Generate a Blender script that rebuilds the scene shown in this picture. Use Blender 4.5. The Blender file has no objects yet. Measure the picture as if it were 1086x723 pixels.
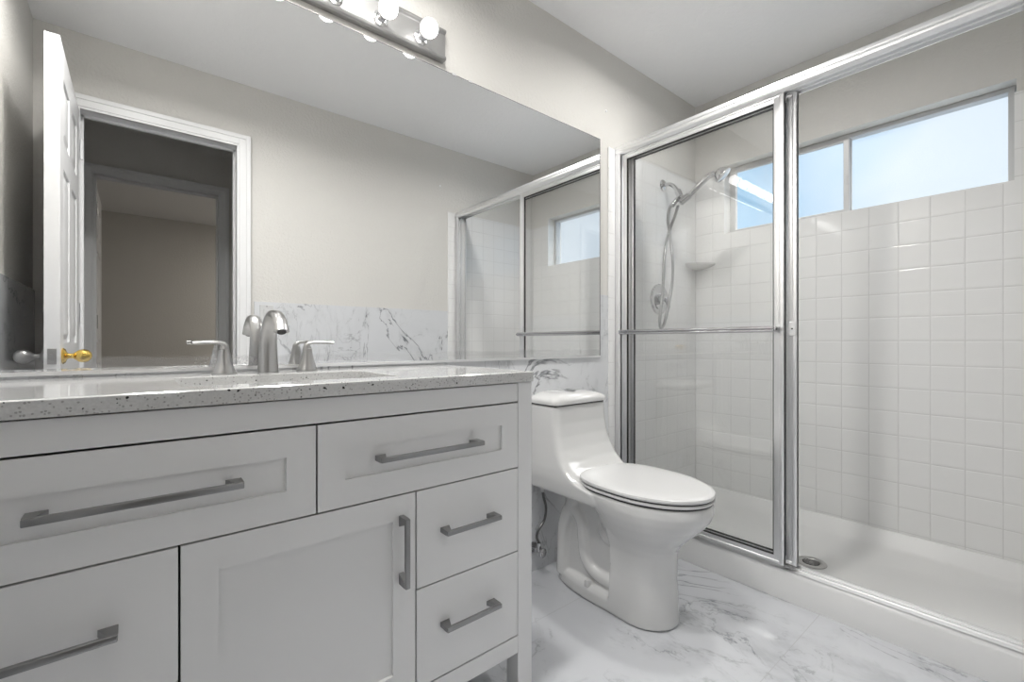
import bpy, bmesh, math, random
from mathutils import Vector, Matrix
random.seed(4)
S = bpy.context.scene
C = bpy.context.collection
PI = math.pi

# ------------------------------------------------------------------ camera
cam_d = bpy.data.cameras.new('camera')
cam = bpy.data.objects.new('camera', cam_d); C.objects.link(cam)
cam.location = (0, 0, 0.962)
cam.rotation_euler = (PI / 2, 0, math.radians(50.4254 - 90))
cam_d.sensor_fit = 'HORIZONTAL'; cam_d.sensor_width = 36; cam_d.lens = 15.918
cam_d.shift_y = 0.00094
cam_d.clip_start = 0.02; cam_d.clip_end = 100
S.camera = cam

# ------------------------------------------------------------------ exposure
S.view_settings.view_transform = 'Standard'
S.view_settings.look = 'None'
S.view_settings.gamma = 1
S.view_settings.use_curve_mapping = False
S.view_settings.exposure = 0.27
BULB = 5.5
SKY = 0.95
FAR_FILL = 18.0
ROOM_FILL = 9.3
ZENITH_FILL = 10.0

# ------------------------------------------------------------------ world: pale blue sky with thin cloud
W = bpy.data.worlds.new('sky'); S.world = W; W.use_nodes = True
wn, wl = W.node_tree.nodes, W.node_tree.links
wn.clear()
tc = wn.new('ShaderNodeTexCoord'); no = wn.new('ShaderNodeTexNoise'); no.inputs['Scale'].default_value = 3.2
no.inputs['Detail'].default_value = 5; no.inputs['Distortion'].default_value = 0.6
sep = wn.new('ShaderNodeSeparateXYZ')
ma = wn.new('ShaderNodeMath'); ma.operation = 'MULTIPLY_ADD'      # cloud cover thickens to the south (-y)
ma.inputs[1].default_value = -1.6; ma.inputs[2].default_value = 0.42
ad = wn.new('ShaderNodeMath'); ad.operation = 'ADD'
rp = wn.new('ShaderNodeValToRGB')
rp.color_ramp.elements[0].position = 0.25; rp.color_ramp.elements[0].color = (0.36, 0.60, 0.84, 1)
rp.color_ramp.elements[1].position = 0.72; rp.color_ramp.elements[1].color = (0.74, 0.83, 0.93, 1)
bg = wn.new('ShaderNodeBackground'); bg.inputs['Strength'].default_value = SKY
ow = wn.new('ShaderNodeOutputWorld')
wl.new(tc.outputs['Generated'], no.inputs['Vector']); wl.new(tc.outputs['Generated'], sep.inputs[0])
wl.new(sep.outputs['Y'], ma.inputs[0]); wl.new(ma.outputs[0], ad.inputs[0]); wl.new(no.outputs['Fac'], ad.inputs[1])
wl.new(ad.outputs[0], rp.inputs['Fac']); # high sky brightened as added fill light through the window
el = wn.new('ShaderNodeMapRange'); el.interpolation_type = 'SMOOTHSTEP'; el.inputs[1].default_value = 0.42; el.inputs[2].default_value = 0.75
mxs = wn.new('ShaderNodeMix'); mxs.data_type = 'RGBA'; mxs.inputs[7].default_value = (ZENITH_FILL, ZENITH_FILL * 0.99, ZENITH_FILL * 0.97, 1)
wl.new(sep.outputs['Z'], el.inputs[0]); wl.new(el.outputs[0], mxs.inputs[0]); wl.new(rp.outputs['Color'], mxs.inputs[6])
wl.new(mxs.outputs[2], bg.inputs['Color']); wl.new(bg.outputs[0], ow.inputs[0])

# unseen fill added in the room across the hall, brightens its mirrored walls
fl = bpy.data.lights.new('added_far_fill_light', 'AREA'); fl.energy = FAR_FILL; fl.size = 0.5; fl.color = (1, 0.94, 0.86)
fo = bpy.data.objects.new('added_far_fill_light', fl); C.objects.link(fo); fo.location = (1.9, -2.6, 2.33)

# three fill lights added overhead, out of frame, to brighten the bathroom
for lx, le in ((0.0, 0.95), (0.50, 1.0), (1.72, 0.72)):
    rl = bpy.data.lights.new('added_room_fill_light', 'AREA'); rl.energy = ROOM_FILL * le; rl.shape = 'DISK'; rl.size = 0.14; rl.color = (1.0, 0.985, 0.955)
    rl.spread = math.radians(160)
    ro = bpy.data.objects.new('added_room_fill_light', rl); C.objects.link(ro); ro.location = (lx, 0.85, 2.38)

# ------------------------------------------------------------------ key dimensions (metres, camera stands over x=0, y=0)
XL, XW = -0.356, 2.609          # left wall, window wall
YB, YO = 1.413, -0.079          # mirror wall, door wall
ZC = 2.388                      # ceiling
YH0, YH1 = -0.194, -1.148       # hall
YR0, YR1 = -1.248, -3.81        # room across the hall

# ------------------------------------------------------------------ materials
def mat(name, col, rough=0.5, metal=0.0, coat=0.0, spec=0.5):
    m = bpy.data.materials.new(name); m.use_nodes = True
    b = m.node_tree.nodes['Principled BSDF']
    b.inputs['Base Color'].default_value = (*col, 1); b.inputs['Roughness'].default_value = rough
    b.inputs['Metallic'].default_value = metal; b.inputs['Coat Weight'].default_value = coat
    b.inputs['Coat Roughness'].default_value = 0.05
    b.inputs['Specular IOR Level'].default_value = spec
    return m
def N(m, t, **kw):
    n = m.node_tree.nodes.new(t)
    for k, v in kw.items(): setattr(n, k, v)
    return n
def L(m, a, b): m.node_tree.links.new(a, b)
def bsdf(m): return m.node_tree.nodes['Principled BSDF']
def math_n(m, op, a, b=None, c=None):
    n = N(m, 'ShaderNodeMath', operation=op)
    for i, v in enumerate((a, b, c)):
        if v is None: continue
        if isinstance(v, (int, float)): n.inputs[i].default_value = v
        else: L(m, v, n.inputs[i])
    return n.outputs[0]
def mix_c(m, f, a, b):
    n = N(m, 'ShaderNodeMix', data_type='RGBA')
    for i, v in ((0, f), (6, a), (7, b)):
        if isinstance(v, tuple): n.inputs[i].default_value = (*v, 1)
        elif isinstance(v, (int, float)): n.inputs[i].default_value = v
        else: L(m, v, n.inputs[i])
    return n.outputs[2]
def pos(m): return N(m, 'ShaderNodeNewGeometry').outputs['Position']
def bump(m, h, strength, dist=0.002):
    b = N(m, 'ShaderNodeBump'); b.inputs['Strength'].default_value = strength; b.inputs['Distance'].default_value = dist
    L(m, h, b.inputs['Height']); L(m, b.outputs[0], bsdf(m).inputs['Normal'])
def noise(m, vec, scale, detail=3, rough=0.5, dist=0.0):
    n = N(m, 'ShaderNodeTexNoise'); L(m, vec, n.inputs['Vector'])
    n.inputs['Scale'].default_value = scale; n.inputs['Detail'].default_value = detail
    n.inputs['Roughness'].default_value = rough; n.inputs['Distortion'].default_value = dist
    return n
def paint(name, col, rough=0.65, tex=0.35, scale=95):
    m = mat(name, col, rough)
    n = noise(m, pos(m), scale, 3, 0.6)
    bump(m, n.outputs['Fac'], tex, 0.004)
    return m
def marble(name, gu=None, gv=None, seed=0.0, rough=0.1, base=(0.68, 0.69, 0.71)):
    """white polished marble with grey veins; gu/gv = (axis, offset, pitch) of the joints"""
    m = mat(name, (0.8, 0.8, 0.8), rough, coat=0.3)
    p = pos(m)
    mp = N(m, 'ShaderNodeMapping'); L(m, p, mp.inputs['Vector'])
    mp.inputs['Location'].default_value = (seed, seed * 1.7, seed * 0.6); mp.inputs['Rotation'].default_value = (0.5, 0.4, 0.7)
    mp.inputs['Scale'].default_value = (1, 0.62, 0.62)
    v = mp.outputs[0]
    n0 = noise(m, v, 2.0, 6, 0.62, 0.9)
    n1 = noise(m, v, 4.3, 7, 0.6, 1.3)
    n2 = noise(m, v, 1.6, 2)
    cl = noise(m, v, 3.0, 6, 0.7, 0.8)
    a = math_n(m, 'ABSOLUTE', math_n(m, 'SUBTRACT', n0.outputs['Fac'], 0.5))
    b = math_n(m, 'ABSOLUTE', math_n(m, 'SUBTRACT', n1.outputs['Fac'], 0.5))
    def ss(x, lo, hi):
        r = N(m, 'ShaderNodeMapRange', interpolation_type='SMOOTHSTEP'); L(m, x, r.inputs[0])
        r.inputs[1].default_value = lo; r.inputs[2].default_value = hi; return r.outputs[0]
    va = math_n(m, 'SUBTRACT', 1.0, ss(a, 0.0, 0.011)); va2 = math_n(m, 'SUBTRACT', 1.0, ss(a, 0.0, 0.07))
    vb = math_n(m, 'SUBTRACT', 1.0, ss(b, 0.0, 0.016))
    mk = ss(n2.outputs['Fac'], 0.40, 0.62); mk2 = ss(cl.outputs['Fac'], 0.47, 0.66)
    t = math_n(m, 'ADD', math_n(m, 'MULTIPLY', math_n(m, 'MULTIPLY', va, mk), 0.8), math_n(m, 'MULTIPLY', math_n(m, 'MULTIPLY', va2, mk2), 0.20))
    t = math_n(m, 'ADD', t, math_n(m, 'MULTIPLY', math_n(m, 'MULTIPLY', vb, mk2), 0.5))
    t = math_n(m, 'ADD', t, math_n(m, 'MULTIPLY', mk2, 0.05))
    col = mix_c(m, t, base, (0.14, 0.145, 0.16))
    sp = N(m, 'ShaderNodeSeparateXYZ'); L(m, p, sp.inputs[0])
    for g in (gu, gv):
        if not g: continue
        f = math_n(m, 'FRACT', math_n(m, 'DIVIDE', math_n(m, 'SUBTRACT', sp.outputs[g[0]], g[1] - 50 * g[2]), g[2]))
        e = math_n(m, 'LESS_THAN', math_n(m, 'ABSOLUTE', math_n(m, 'SUBTRACT', f, 0.5)), 0.5 - 0.0011 / g[2])
        col = mix_c(m, e, (0.50, 0.505, 0.52), col)
    L(m, col, bsdf(m).inputs['Base Color'])
    return m
def tile(name, axis, off, voff=0.123, pitch=0.1055, only_v=False):
    """square white glazed tile with pale grout; lines from world position"""
    m = mat(name, (0.74, 0.74, 0.74), 0.07, coat=0.2)
    p = pos(m); sp = N(m, 'ShaderNodeSeparateXYZ'); L(m, p, sp.inputs[0])
    ds = []
    for ax, o in ((axis, off), (2, voff)):
        if only_v and ax != 2: continue
        f = math_n(m, 'FRACT', math_n(m, 'DIVIDE', math_n(m, 'SUBTRACT', sp.outputs[ax], o - 60 * pitch), pitch))
        ds.append(math_n(m, 'SUBTRACT', 0.5, math_n(m, 'ABSOLUTE', math_n(m, 'SUBTRACT', f, 0.5))))   # 0 on the joint
    d = ds[0] if len(ds) == 1 else math_n(m, 'MINIMUM', ds[0], ds[1])
    r = N(m, 'ShaderNodeMapRange', interpolation_type='SMOOTHSTEP'); L(m, d, r.inputs[0])
    r.inputs[1].default_value = 0.008; r.inputs[2].default_value = 0.02
    n = noise(m, p, 14, 3, 0.6)
    g = mix_c(m, n.outputs['Fac'], (0.55, 0.545, 0.54), (0.76, 0.76, 0.75))
    L(m, mix_c(m, r.outputs[0], g, (0.82, 0.82, 0.815)), bsdf(m).inputs['Base Color'])
    r2 = N(m, 'ShaderNodeMapRange', interpolation_type='SMOOTHSTEP'); L(m, d, r2.inputs[0])
    r2.inputs[1].default_value = 0.005; r2.inputs[2].default_value = 0.06
    wv = noise(m, p, 9, 1, 0.4)
    h = math_n(m, 'ADD', r2.outputs[0], math_n(m, 'MULTIPLY', wv.outputs['Fac'], 0.6))
    bump(m, h, 0.35, 0.0018)
    rr = N(m, 'ShaderNodeMapRange'); L(m, r.outputs[0], rr.inputs[0]); rr.inputs[3].default_value = 0.6; rr.inputs[4].default_value = 0.07
    L(m, rr.outputs[0], bsdf(m).inputs['Roughness'])
    return m
def glass(name, tint=(0.996, 0.998, 0.997), ior=1.5, rough=0.0):
    m = bpy.data.materials.new(name); m.use_nodes = True
    nt = m.node_tree; nt.nodes.clear()
    o = nt.nodes.new('ShaderNodeOutputMaterial'); mx = nt.nodes.new('ShaderNodeMixShader')
    t = nt.nodes.new('ShaderNodeBsdfTransparent'); t.inputs[0].default_value = (*tint, 1)
    g = nt.nodes.new('ShaderNodeBsdfGlossy'); g.inputs['Roughness'].default_value = rough
    g.inputs['Color'].default_value = (1, 1, 1, 1)
    f = nt.nodes.new('ShaderNodeFresnel'); f.inputs[0].default_value = ior
    ge = nt.nodes.new('ShaderNodeNewGeometry'); su = nt.nodes.new('ShaderNodeMath'); su.operation = 'SUBTRACT'; su.inputs[0].default_value = 1
    mu = nt.nodes.new('ShaderNodeMath'); mu.operation = 'MULTIPLY'
    nt.links.new(ge.outputs['Backfacing'], su.inputs[1]); nt.links.new(f.outputs[0], mu.inputs[0]); nt.links.new(su.outputs[0], mu.inputs[1])
    m2 = nt.nodes.new('ShaderNodeMath'); m2.operation = 'MULTIPLY'; m2.inputs[1].default_value = 1.9; m2.use_clamp = True
    nt.links.new(mu.outputs[0], m2.inputs[0])
    nt.links.new(m2.outputs[0], mx.inputs[0]); nt.links.new(t.outputs[0], mx.inputs[1]); nt.links.new(g.outputs[0], mx.inputs[2])
    nt.links.new(mx.outputs[0], o.inputs[0])
    return m

M = {}
M['wall'] = paint('warm_grey_wall_paint', (0.66, 0.645, 0.615), 0.6, 0.75, 80)
M['ceiling'] = paint('white_ceiling_paint', (0.88, 0.88, 0.885), 0.75, 0.6, 42)
M['white'] = mat('white_gloss_paint', (0.78, 0.78, 0.785), 0.35)
M['cabinet'] = mat('satin_white_cabinet_paint', (0.78, 0.78, 0.78), 0.38)
M['dark'] = mat('cabinet_gap_shade', (0.16, 0.16, 0.16), 0.8)
M['porcelain'] = mat('white_porcelain', (0.64, 0.64, 0.635), 0.08, coat=0.6)
M['plastic'] = mat('white_plastic', (0.62, 0.62, 0.62), 0.22)
M['acrylic'] = mat('white_shower_pan', (0.82, 0.82, 0.815), 0.25)
M['chrome'] = mat('polished_chrome', (0.58, 0.58, 0.59), 0.07, 1.0)
M['alu'] = mat('bright_aluminium', (0.90, 0.90, 0.905), 0.36, 1.0)
M['nickel'] = mat('brushed_nickel', (0.47, 0.465, 0.46), 0.28, 1.0)
M['pull'] = mat('satin_grey_steel', (0.30, 0.30, 0.30), 0.33, 1.0)
M['brass'] = mat('polished_brass', (0.86, 0.60, 0.16), 0.12, 1.0)
M['rubber_and_shade'] = mat('black_rubber_and_gap_shade', (0.015, 0.015, 0.015), 0.5)  # black rubber, also used as solid shade in gaps
M['hose'] = mat('ribbed_metal_hose', (0.38, 0.38, 0.38), 0.3, 1.0)
M['braid'] = mat('dark_braided_hose', (0.12, 0.12, 0.12), 0.4, 0.6)
M['winframe'] = mat('grey_aluminium_window_frame', (0.55, 0.55, 0.55), 0.4, 0.2)
M['bulb'] = mat('bulb_glow', (1, 1, 1), 0.3)
bsdf(M['bulb']).inputs['Emission Color'].default_value = (1.0, 0.985, 0.965, 1)
bsdf(M['bulb']).inputs['Emission Strength'].default_value = BULB
M['bulb_base'] = mat('chrome_lamp_socket', (0.75, 0.75, 0.76), 0.15, 1.0)
M['fixture'] = mat('satin_chrome_fixture', (0.36, 0.357, 0.352), 0.4, 0.7)
M['glass'] = glass('clear_shower_glass')
M['winglass'] = glass('window_glass', (0.98, 0.99, 0.99), rough=0.45)
M['marble_wall'] = marble('marble_wainscot', seed=3.1, rough=0.12)
M['marble_floor'] = marble('marble_floor_tile', gu=(1, 0.54, 0.61), seed=7.4, rough=0.09, base=(0.60, 0.612, 0.64))
M['tile_y'] = tile('white_tile_window_wall', 1, 0.141)
M['tile_x'] = tile('white_tile_end_wall', 0, 2.609)
M['tile_ret'] = tile('white_tile_window_return', 0, 0, only_v=True)
M['carpet'] = mat('grey_hall_floor', (0.22, 0.21, 0.20), 0.9)

# speckled quartz
m = mat('speckled_quartz', (0.6, 0.6, 0.6), 0.1, coat=0.3); M['quartz'] = m
p = pos(m)
def specks(scale, rad, keep, seed):
    mp = N(m, 'ShaderNodeMapping'); L(m, p, mp.inputs['Vector']); mp.inputs['Location'].default_value = (seed, seed, seed)
    nz = noise(m, mp.outputs[0], scale * 2.2, 2)
    ad_ = N(m, 'ShaderNodeVectorMath', operation='MULTIPLY_ADD'); L(m, nz.outputs['Color'], ad_.inputs[0])
    ad_.inputs[1].default_value = (0.4 / scale,) * 3; L(m, mp.outputs[0], ad_.inputs[2])
    vo = N(m, 'ShaderNodeTexVoronoi'); L(m, ad_.outputs[0], vo.inputs['Vector']); vo.inputs['Scale'].default_value = scale
    sc = N(m, 'ShaderNodeSeparateColor'); L(m, vo.outputs['Color'], sc.inputs[0])
    r = math_n(m, 'MULTIPLY', math_n(m, 'ADD', sc.outputs[1], 0.35), rad)
    return math_n(m, 'MULTIPLY', math_n(m, 'LESS_THAN', vo.outputs['Distance'], r), math_n(m, 'LESS_THAN', sc.outputs[0], keep))
c = mix_c(m, noise(m, p, 260, 2).outputs['Fac'], (0.44, 0.44, 0.435), (0.62, 0.62, 0.615))
c = mix_c(m, specks(240, 0.34, 0.36, 2.0), c, (0.32, 0.315, 0.31))
c = mix_c(m, specks(82, 0.165, 0.2, 5.0), c, (0.02, 0.02, 0.02))
c = mix_c(m, specks(130, 0.20, 0.14, 9.0), c, (0.05, 0.05, 0.05))
L(m, c, bsdf(m).inputs['Base Color'])

# mirror, worn and hazy along its lowest centimetres
m = mat('mirror_silver', (0.90, 0.905, 0.905), 0.0, 1.0); M['mirror'] = m
p = pos(m); sp = N(m, 'ShaderNodeSeparateXYZ'); L(m, p, sp.inputs[0])
nt = m.node_tree
r = N(m, 'ShaderNodeMapRange'); n_ = noise(m, p, 9, 2)
zz = math_n(m, 'ADD', sp.outputs[2], math_n(m, 'MULTIPLY', math_n(m, 'SUBTRACT', n_.outputs['Fac'], 0.5), 0.02))
L(m, zz, r.inputs[0]); r.inputs[1].default_value = 0.930; r.inputs[2].default_value = 0.922; r.inputs[3].default_value = 0.0; r.inputs[4].default_value = 0.16
sp2 = noise(m, p, 230, 4, 0.75)
g_ = N(m, 'ShaderNodeMapRange'); L(m, sp2.outputs['Fac'], g_.inputs[0]); g_.inputs[1].default_value = 0.53; g_.inputs[2].default_value = 0.62; g_.inputs[4].default_value = 2.6
hz = math_n(m, 'MULTIPLY', r.outputs[0], math_n(m, 'ADD', 1.0, math_n(m, 'MULTIPLY', g_.outputs[0], math_n(m, 'MULTIPLY', math_n(m, 'GREATER_THAN', sp.outputs[0], 0.11), math_n(m, 'LESS_THAN', sp.outputs[0], 0.26)))))
df = N(m, 'ShaderNodeBsdfDiffuse'); df.inputs[0].default_value = (0.45, 0.45, 0.46, 1)
mx = N(m, 'ShaderNodeMixShader'); L(m, hz, mx.inputs[0]); L(m, bsdf(m).outputs[0], mx.inputs[1]); L(m, df.outputs[0], mx.inputs[2])
L(m, mx.outputs[0], nt.nodes['Material Output'].inputs['Surface'])

# ------------------------------------------------------------------ mesh helpers
def box(bm, x0, x1, y0, y1, z0, z1, bev=0.0, seg=2):
    t = bmesh.new()
    r = bmesh.ops.create_cube(t, size=1)
    for v in t.verts:
        v.co = Vector(((x0 + x1) / 2 + v.co.x * (x1 - x0), (y0 + y1) / 2 + v.co.y * (y1 - y0), (z0 + z1) / 2 + v.co.z * (z1 - z0)))
    if bev: bmesh.ops.bevel(t, geom=t.edges[:], offset=bev, segments=seg, affect='EDGES', profile=0.5)
    merge(bm, t)
def merge(bm, t, M_=None):
    if M_ is not None: bmesh.ops.transform(t, matrix=M_, verts=t.verts)
    me = bpy.data.meshes.new('tmp'); t.to_mesh(me); t.free(); bm.from_mesh(me); bpy.data.meshes.remove(me)
def loft(bm, rings, cap=True, closed=True):
    vs = [[bm.verts.new(p) for p in r] for r in rings]
    n = len(rings[0])
    for a, b in zip(vs, vs[1:]):
        for i in range(n if closed else n - 1):
            j = (i + 1) % n
            bm.faces.new((a[i], a[j], b[j], b[i]))
    if cap:
        bm.faces.new(vs[0][::-1]); bm.faces.new(vs[-1])
def spline(pts, n=8):
    P = [Vector(p) for p in pts]; out = []
    for i in range(len(P) - 1):
        p0 = P[max(i - 1, 0)]; p1 = P[i]; p2 = P[i + 1]; p3 = P[min(i + 2, len(P) - 1)]
        for k in range(n):
            t = k / n
            out.append(0.5 * ((2 * p1) + (p2 - p0) * t + (2 * p0 - 5 * p1 + 4 * p2 - p3) * t * t + (3 * p1 - p0 - 3 * p2 + p3) * t ** 3))
    out.append(P[-1]); return out
def tube(bm, pts, rad, seg=16, up=None, cap=True):
    """sweep; rad is a number, (ra, rb) or a function of t giving either"""
    pts = [Vector(p) for p in pts]; rings = []; prev = None
    for i, p in enumerate(pts):
        d = (pts[min(i + 1, len(pts) - 1)] - pts[max(i - 1, 0)]).normalized()
        if prev is None:
            a = Vector(up) if up else (Vector((0, 0, 1)) if abs(d.z) < 0.9 else Vector((1, 0, 0)))
        else: a = prev
        a = (a - d * a.dot(d)).normalized(); prev = a
        b = d.cross(a)
        r = rad(i / (len(pts) - 1)) if callable(rad) else rad
        ra, rb = r if isinstance(r, tuple) else (r, r)
        rings.append([p + a * ra * math.cos(2 * PI * k / seg) + b * rb * math.sin(2 * PI * k / seg) for k in range(seg)])
    loft(bm, rings, cap)
def lathe(bm, prof, loc, axis=(0, 0, 1), seg=32):
    """prof = [(radius, height)]"""
    q = Vector((0, 0, 1)).rotation_difference(Vector(axis)).to_matrix().to_4x4()
    t = bmesh.new()
    rings = [[Vector((max(r, 1e-5) * math.cos(2 * PI * k / seg), max(r, 1e-5) * math.sin(2 * PI * k / seg), h)) for k in range(seg)] for r, h in prof]
    loft(t, rings)
    merge(bm, t, Matrix.Translation(loc) @ q)
def prism(bm, poly, axis, a, b, bev=0.0):
    """extrude a 2-D polygon along an axis (x: poly is y,z; y: poly is x,z; z: poly is x,y)"""
    t = bmesh.new()
    def P(q, w): return {'x': (w, q[0], q[1]), 'y': (q[0], w, q[1]), 'z': (q[0], q[1], w)}[axis]
    loft(t, [[Vector(P(q, a)) for q in poly], [Vector(P(q, b)) for q in poly]])
    bmesh.ops.recalc_face_normals(t, faces=t.faces)
    if bev: bmesh.ops.bevel(t, geom=t.edges[:], offset=bev, segments=2, affect='EDGES')
    merge(bm, t)
def obj(name, bm, m, parent=None, smooth=False, angle=0.6):
    bmesh.ops.recalc_face_normals(bm, faces=bm.faces)
    me = bpy.data.meshes.new(name); bm.to_mesh(me); bm.free()
    me.materials.append(m)
    if smooth:
        for p_ in me.polygons: p_.use_smooth = True
        b2 = bmesh.new(); b2.from_mesh(me)
        for e in b2.edges:
            if len(e.link_faces) == 2 and e.calc_face_angle(0) > angle: e.smooth = False
        b2.to_mesh(me); b2.free()
    o = bpy.data.objects.new(name, me); C.objects.link(o)
    if parent:
        o.parent = parent
        o.matrix_parent_inverse = parent_world(parent).inverted()
    return o
def parent_world(p_):
    mw = Matrix.LocRotScale(p_.location, p_.rotation_euler, None)
    return (parent_world(p_.parent) @ p_.matrix_parent_inverse @ mw) if p_.parent else mw
def tag(o, label, cat, group=None):
    o['label'] = label; o['category'] = cat
    if group: o['group'] = group
    return o
def thing(name, label, cat, loc, group=None):
    o = bpy.data.objects.new(name, None); C.objects.link(o); o.location = loc; o.empty_display_size = 0.1
    return tag(o, label, cat, group)
def struct(name, bm, m, parent=None, label=None, **k):
    o = obj(name, bm, m, parent, **k)
    if parent is None: o['kind'] = 'structure'
    if label: o['label'] = label
    return o
def B(*a, **k):
    bm = bmesh.new(); box(bm, *a, **k); return bm
def dup(o, dx=0, dy=0, dz=0, label=None, group=None):
    c_ = o.copy(); C.objects.link(c_); c_.location = Vector(o.location) + Vector((dx, dy, dz))
    if label: c_['label'] = label
    for ch in list(o.children):
        d_ = ch.copy(); C.objects.link(d_); d_.parent = c_; d_.matrix_parent_inverse = ch.matrix_parent_inverse
        for g in list(ch.children):
            e_ = g.copy(); C.objects.link(e_); e_.parent = d_; e_.matrix_parent_inverse = g.matrix_parent_inverse
    return c_

# ================================================================== the room shell
T = 0.115
struct('floor', B(XL - T, XW + 0.2, YH0, YB + T, -0.1, 0.0), M['marble_floor'], label='white marble tile floor with grey veins')
struct('floor_hall', B(-1.4, 3.2, YR1 - T, YH0, -0.1, 0.0), M['carpet'])
struct('ceiling', B(XL - T, XW + 0.2, YO - T, YB + T, ZC, ZC + 0.1), M['ceiling'], label='white textured ceiling')
struct('ceiling_hall', B(-1.4, 3.2, YR1 - T, YO - T, ZC, ZC + 0.1), M['ceiling'])
struct('wall_left', B(XL - T, XL, YO, YB, 0, ZC), M['wall'])
struct('wall_back', B(XL - T, XW + 0.2, YB, YB + T, 0, ZC), M['wall'], label='warm grey painted wall behind the mirror')
# door wall, with the doorway
DX0, DX1, DH = -0.205, 0.418, 2.035
bm = bmesh.new()
box(bm, -1.4, DX0 - 0.02, YH0, YO, 0, ZC); box(bm, DX1 + 0.02, 2.85, YH0, YO, 0, ZC); box(bm, DX0 - 0.02, DX1 + 0.02, YH0, YO, DH + 0.015, ZC)
struct('wall_front', bm, M['wall'])
# window wall with its opening
WY0, WY1, WZ0, WZ1 = 0.106, 1.24, 1.581, 1.98
bm = bmesh.new(); x0, x1 = XW + 0.006, XW + 0.16
box(bm, x0, x1, YO, YB, 0, WZ0); box(bm, x0, x1, YO, YB, WZ1, ZC); box(bm, x0, x1, YO, WY0, WZ0, WZ1); box(bm, x0, x1, WY1, YB, WZ0, WZ1)
struct('wall_right', bm, M['wall'], label='warm grey painted wall around the high shower window')
# hall and the room across it
HX0, HX1 = -1.3, 2.75
RX0, RX1, RH = -0.215, 0.457, 2.035
bm = bmesh.new()
box(bm, HX0, RX0 - 0.02, YR0, YH1, 0, ZC); box(bm, RX1 + 0.02, HX1, YR0, YH1, 0, ZC); box(bm, RX0 - 0.02, RX1 + 0.02, YR0, YH1, RH + 0.015, ZC)
struct('wall_hall', bm, M['wall'])
struct('wall_hall_left', B(HX0 - 0.1, HX0, YR1, YH0, 0, ZC), M['wall'])
struct('wall_hall_right', B(HX1, HX1 + 0.1, YR1, YH0, 0, ZC), M['wall'])
struct('wall_far', B(HX0, HX1, YR1 - 0.1, YR1, 0, ZC), M['wall'], label='beige wall of the room across the hall')

# marble wainscot and its neighbours
WS = 1.189
struct('trim_1', B(XL, 1.775, YB - 0.006, YB, 0, WS), M['marble_wall'], label='marble wainscot below and beside the mirror')
struct('trim_2', B(XL, XL + 0.006, YO, YB - 0.006, 0, WS), M['marble_wall'])
bm = B(DX1 + 0.085, 1.763, YO, YO + 0.006, 0, WS); 
struct('trim_3', bm, M['marble_wall'], label='marble wainscot on the wall by the doorway')
# glazed bullnose strips that close the shower tile
def bull(name, xa, xb, y0, y1, z0, z1):
    bm = B(xa, xb, y0, y1, z0, z1, bev=0.004, seg=3); struct(name, bm, M['tile_ret'], smooth=True)
bull('trim_4', 1.773, 1.822, YB - 0.012, YB, 0.0, 1.915)
bull('trim_5', 1.761, 1.812, YO, YO + 0.012, 0.0, 1.922)
# shower tile fields
TT = 1.925
bm = B(1.822, XW, YB - 0.006, YB, 0.05, TT, bev=0.0015, seg=2); struct('trim_6', bm, M['tile_x'], label='white square tile on the shower head wall')
bm = B(1.812, XW, YO, YO + 0.006, 0.05, TT, bev=0.0015, seg=2); struct('trim_7', bm, M['tile_x'])
bm = bmesh.new(); ya, yb = YO + 0.006, YB - 0.006
box(bm, XW, XW + 0.006, ya, yb, 0.05, WZ0); box(bm, XW, XW + 0.006, ya, WY0, WZ0, TT); box(bm, XW, XW + 0.006, WY1, yb, WZ0, TT)
struct('trim_8', bm, M['tile_y'], label='white square tile below the high window')
bm = bmesh.new()
box(bm, XW, XW + 0.075, WY1 - 0.006, WY1, WZ0, TT); box(bm, XW, XW + 0.075, WY0, WY0 + 0.006, WZ0, TT); box(bm, XW, XW + 0.075, WY0 + 0.006, WY1 - 0.006, WZ0, WZ0 + 0.006)
struct('trim_9', bm, M['tile_ret'])

# ------------------------------------------------------------------ window
bm = bmesh.new(); fx0, fx1 = XW + 0.072, XW + 0.125
y0, y1, z0, z1 = WY0 + 0.006, WY1 - 0.006, WZ0 + 0.006, WZ1; fw = 0.020
box(bm, fx0 + 0.001, fx1 - 0.001, y0 + fw - 0.002, y1 - fw + 0.002, z0 + 0.001, z0 + 0.014, 0.002); box(bm, fx0 + 0.001, fx1 - 0.001, y0 + fw - 0.002, y1 - fw + 0.002, z1 - fw, z1 - 0.001, 0.002)
box(bm, fx0, fx1, y0, y0 + fw, z0, z1, 0.002); box(bm, fx0, fx1, y1 - fw, y1, z0, z1, 0.002)
win = struct('window_1', bm, M['winframe'], label='high sliding window with grey aluminium frame')
ym = 0.668
bm = bmesh.new(); s = 0.016                                       # sliding sash (left, nearer the room)
sx0, sx1 = fx0 - 0.004, fx0 + 0.016
a0, a1, b0, b1 = ym - 0.013, y1 - fw + 0.002, z0 + 0.012, z1 - fw + 0.002
box(bm, sx0 + 0.001, sx1 - 0.001, a0 + 0.02, a1 - s + 0.002, b0 + 0.001, b0 + s, 0.002); box(bm, sx0 + 0.001, sx1 - 0.001, a0 + 0.02, a1 - s + 0.002, b1 - s, b1 - 0.001, 0.002); box(bm, sx0, sx1, a0, a0 + 0.024, b0, b1, 0.002); box(bm, sx0, sx1, a1 - s, a1, b0, b1, 0.002)
sash = obj('window_sash', bm, M['winframe'], win)
obj('pane', B(fx0 + 0.005, fx0 + 0.008, a0 + 0.02, a1 - s, b0 + s, b1 - s), M['winglass'], sash)
obj('latch', B(sx0 - 0.006, sx0, a0 + 0.006, a0 + 0.016, 1.735, 1.775, 0.002), M['winframe'], sash)
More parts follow.
